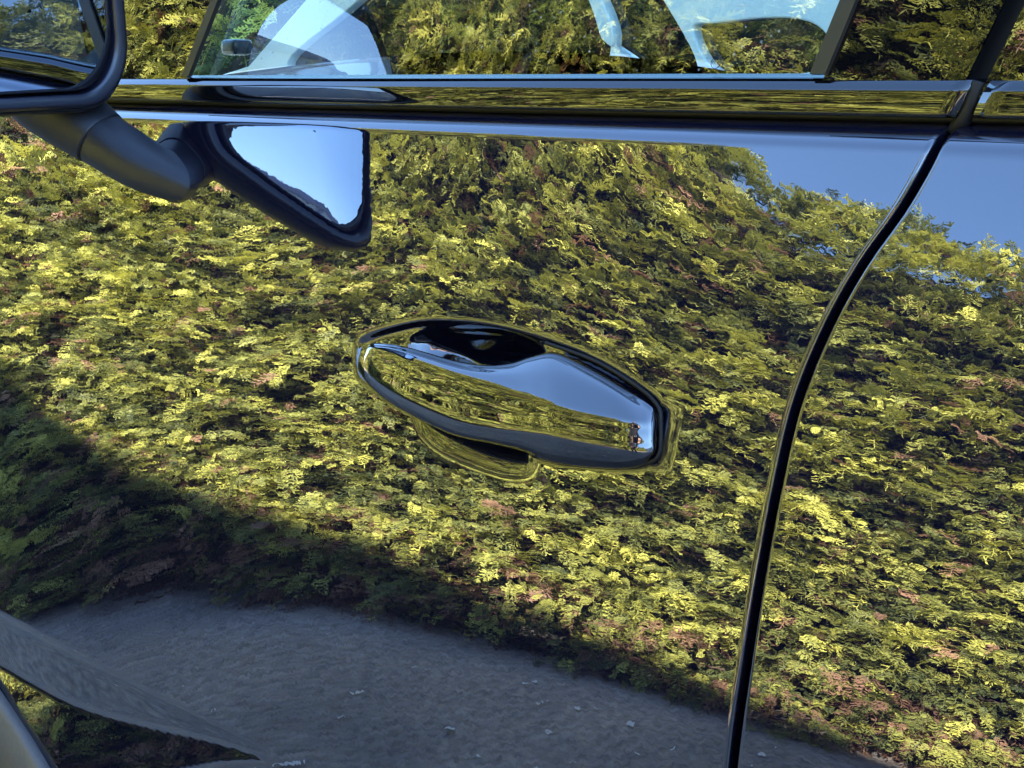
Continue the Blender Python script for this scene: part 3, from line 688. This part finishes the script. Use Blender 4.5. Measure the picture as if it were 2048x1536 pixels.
me = bpy.data.meshes.new_from_object(tmp.evaluated_get(bpy.context.evaluated_depsgraph_get())); me.transform(tmp.matrix_world); bpy.data.objects.remove(tmp)
me.materials.clear(); me.materials.append(M_WHITE)
o = bpy.data.objects.new('side_panel', me); COL.objects.link(o); wpart(o)
oc = catmull(np.array(outline), 80, closed=False)
wpart(grid_obj('body_shell', [[(a_, WY + .03 + k_ * 1.64, b_) for a_, b_ in oc] for k_ in (0, 1)], M_WHITE))
for L in holes:
    L = catmull(np.array(L), 40, closed=True); c_ = L.mean(0); L = c_ + (L - c_) * 1.03
    wpart(mesh_obj('side_window', [(a_, WY + .026, b_) for a_, b_ in L], [tuple(range(len(L)))], M_GLASS_DARK, smooth=False))
wpart(box('dark_cabin_box', (-5.0, WY + .12, .5), (-2.1, WY + 1.5, 1.36), M_INNER, bevel=.1))  # solid dark box added so the side windows stay dark
a_, b_ = wat(505, 95)
wpart(box('wing_mirror', (a_ - .06, WY - .14, b_ - .035), (a_ + .06, WY - .03, b_ + .035), M_SATIN, bevel=.03, seg=4))
for x in (-5.75, -2.25):
    wv = wpart(empty('wheel', (x, WY + .06, .32)))
    rr_ = [[(r_ * math.cos(a), dy, r_ * math.sin(a)) for dy, r_ in ((-.10, .001), (-.09, .2), (-.11, .22), (-.10, .30), (-.06, .32), (.1, .32))] for a in np.linspace(0, 2 * math.pi, 40)]
    grid_obj('tyre', rr_, M_TYRE, wv)

# ------------------------------------------------------------------ white panel fence closing the drive behind the car
fence = tag(empty('panel_fence', (6.5, 0, 0)), 'white panel fence with lilac grey cap rail behind the cars', 'fence')
def fpart(o): o.parent = fence; o.matrix_parent_inverse = Matrix.Translation((-6.5, 0, 0)); return o
y = -3.25
pm = box('panel', (6.49, -.44, .05), (6.53, .44, 1.86), M_WHITEFENCE, bevel=.004); pm.location.y = y + .45; fpart(pm)
for k in range(1, 10):
    c = pm.copy(); COL.objects.link(c); c.location.y = y + .45 + k * .90; c.parent = fence; c.matrix_parent_inverse = pm.matrix_parent_inverse
po = box('post', (6.455, -.012, 0), (6.485, .012, 1.86), M_FENCECAP, bevel=.004); po.location.y = y; fpart(po)
for k in range(1, 11):
    c = po.copy(); COL.objects.link(c); c.location.y = y + k * .90; c.parent = fence; c.matrix_parent_inverse = po.matrix_parent_inverse
fpart(box('cap_rail', (6.44, y - .05, 1.865), (6.58, y + 10 * .9 + .05, 1.95), M_FENCECAP, bevel=.01))

# ------------------------------------------------------------------ overhead cable behind the car
tag(tube('stay_cable', [(11.2, -5.6, .8), (11.1, -3.6, 4.1), (11.0, -1.4, 8.2)], .035, M_RUBBER, None, seg=6, n=24), 'dark stay cable slanting up across the sky behind the white fence', 'cable')

# ------------------------------------------------------------------ petals and bits lying on the asphalt
M_PETAL = plain('white_petal', (0.75, 0.74, 0.72), rough=0.7)
vv, ff = [], []
for _ in range(240):
    x = random.uniform(-5, 0); yb = -(H0 + HK * x); y_ = random.uniform(yb + .1, -.25); a = random.uniform(0, 6.28); r_ = random.uniform(.004, .011); i0 = len(vv)
    for k in range(5): vv.append((x + r_ * random.uniform(.6, 1.2) * math.cos(a + k * 1.257), y_ + r_ * random.uniform(.6, 1.2) * math.sin(a + k * 1.257), .004 + random.uniform(0, .005)))
    ff.append(tuple(range(i0, i0 + 5)))
tag(mesh_obj('fallen_petals', vv, ff, M_PETAL, smooth=False), 'white fallen petals scattered over the dark asphalt', 'petals', kind='stuff')

# ------------------------------------------------------------------ photographer and phone (mirrored small in the handle)
M_CLOTH = plain('black_clothing', (0.012, 0.012, 0.016), rough=0.9)
M_SKIN = plain('skin', (0.42, 0.24, 0.17), rough=0.5)
M_HAIR = plain('dark_hair', (0.02, 0.015, 0.012), rough=0.6)
def body_mesh():
    """dark-dressed standing figure, one skinned surface, arms raised to a phone held low at chest height"""
    f = np.array([-.55, .83, 0]); r = np.array([.83, .55, 0]); up = np.array([0, 0, 1.0])     # facing the car, towards its front
    base = np.array([.30, -1.10, 0.0])
    def p(a, b, c): return tuple(base + r * a + f * b + up * c)
    V_ = [p(0, 0, .95), p(0, .01, 1.15), p(0, .03, 1.36), p(0, .05, 1.47), p(0, .07, 1.54), p(0, .09, 1.62), p(0, .08, 1.70),
          p(.10, 0, .90), p(.12, .02, .50), p(.13, -.01, .10), p(.14, .13, .05),
          p(-.10, 0, .90), p(-.12, .02, .50), p(-.13, -.01, .10), p(-.15, .13, .05),
          p(.19, .03, 1.40), p(.31, .10, 1.14), p(.14, .31, 1.10),
          p(-.19, .03, 1.40), p(-.33, .12, 1.16), p(-.12, .33, 1.10)]
    E_ = [(0, 1), (1, 2), (2, 3), (3, 4), (4, 5), (5, 6), (0, 7), (7, 8), (8, 9), (9, 10), (0, 11), (11, 12), (12, 13), (13, 14), (2, 15), (15, 16), (16, 17), (2, 18), (18, 19), (19, 20)]
    rad = [.15, .14, .15, .07, .062, .095, .075, .10, .070, .048, .040, .10, .070, .048, .040, .062, .046, .034, .062, .046, .034]
    return V_, E_, rad, p
V_, E_, rad, pp_ = body_mesh()
person = tag(empty('person', pp_(0, 0, 0)), 'person in dark clothing standing by the car with both hands on a phone', 'person')
def finish(o):
    o.matrix_parent_inverse = Matrix.Translation(person.location).inverted(); return o
bm_me = bpy.data.meshes.new('body'); bm_me.from_pydata([tuple(map(float, v)) for v in V_], E_, [])
body = bpy.data.objects.new('body', bm_me); COL.objects.link(body); body.parent = person; finish(body)
body.modifiers.new('skin', 'SKIN')
if not bm_me.skin_vertices:
    bm = bmesh.new(); bm.from_mesh(bm_me); bm.verts.layers.skin.verify(); bm.to_mesh(bm_me); bm.free()
for i, r_ in enumerate(rad): bm_me.skin_vertices[0].data[i].radius = (r_, r_); bm_me.skin_vertices[0].data[i].use_root = (i == 0)
sb = body.modifiers.new('sub', 'SUBSURF'); sb.levels = 2; sb.render_levels = 2
bm_me.materials.append(M_CLOTH)
def blob(name, c, s, mat, seg=16):
    bm = bmesh.new(); bmesh.ops.create_uvsphere(bm, u_segments=seg, v_segments=seg // 2 + 2, radius=1.0)
    for v in bm.verts: v.co = Vector((v.co.x * s[0] + c[0], v.co.y * s[1] + c[1], v.co.z * s[2] + c[2]))
    o = bm_obj(name, bm, mat, person, smooth=True); return finish(o)
blob('face', pp_(0, .105, 1.645), (.078, .085, .112), M_SKIN)
blob('nose', pp_(0, .19, 1.635), (.014, .016, .022), M_SKIN, 10)
blob('hair', pp_(0, .065, 1.695), (.092, .096, .090), M_HAIR)
for s_ in (1, -1):
    blob('ear', pp_(.082 * s_, .08, 1.64), (.012, .018, .028), M_SKIN, 10)
    w0 = np.array(pp_(.14 * s_ - (.01 if s_ < 0 else 0), .31, 1.10)); e0 = np.array(pp_(.26 * s_, .17, 1.125))
    ph = np.array([0, -.70, 1.05]) + np.array(RGT) * .070 * s_
    finish(tube('forearm', [e0, (e0 + w0) / 2, w0], [.042, .038, .030], M_SKIN, person, seg=12))
    finish(tube('palm', [w0, (w0 * .5 + ph * .5), ph + np.array(FWD) * -.03], [.030, .036, .028], M_SKIN, person, seg=12))
    for k in range(4):
        z_ = .030 - .020 * k; q0 = ph + UPV * z_ - FWD * .03
        finish(tube('finger', [q0, q0 + RGT * .012 * s_ + FWD * .018, q0 - RGT * .004 * s_ + FWD * .036, q0 - RGT * .014 * s_ + FWD * .038], [.010, .009, .0085, .007], M_SKIN, person, seg=8))
    q0 = ph - FWD * .03 + UPV * .035; finish(tube('thumb', [q0, q0 - RGT * .016 * s_ - FWD * .004 + UPV * .014, q0 - RGT * .036 * s_ + UPV * .018], [.011, .010, .008], M_SKIN, person, seg=8))
# the phone stands just behind the lens
bm = bmesh.new(); bmesh.ops.create_cube(bm, size=1.0)
for v in bm.verts: v.co = Vector((v.co.x * .150, v.co.y * .072, v.co.z * .008))
bmesh.ops.bevel(bm, geom=bm.edges[:], offset=.0035, segments=3, affect='EDGES')
phone = bm_obj('phone', bm, M_SATIN)
pc = CAM - FWD * .022 + RGT * .045 - UPV * .012
phone.matrix_world = Matrix(((RGT[0], UPV[0], -FWD[0], pc[0]), (RGT[1], UPV[1], -FWD[1], pc[1]), (RGT[2], UPV[2], -FWD[2], pc[2]), (0, 0, 0, 1)))
tag(phone, 'black phone held sideways by the person in dark clothing', 'phone')
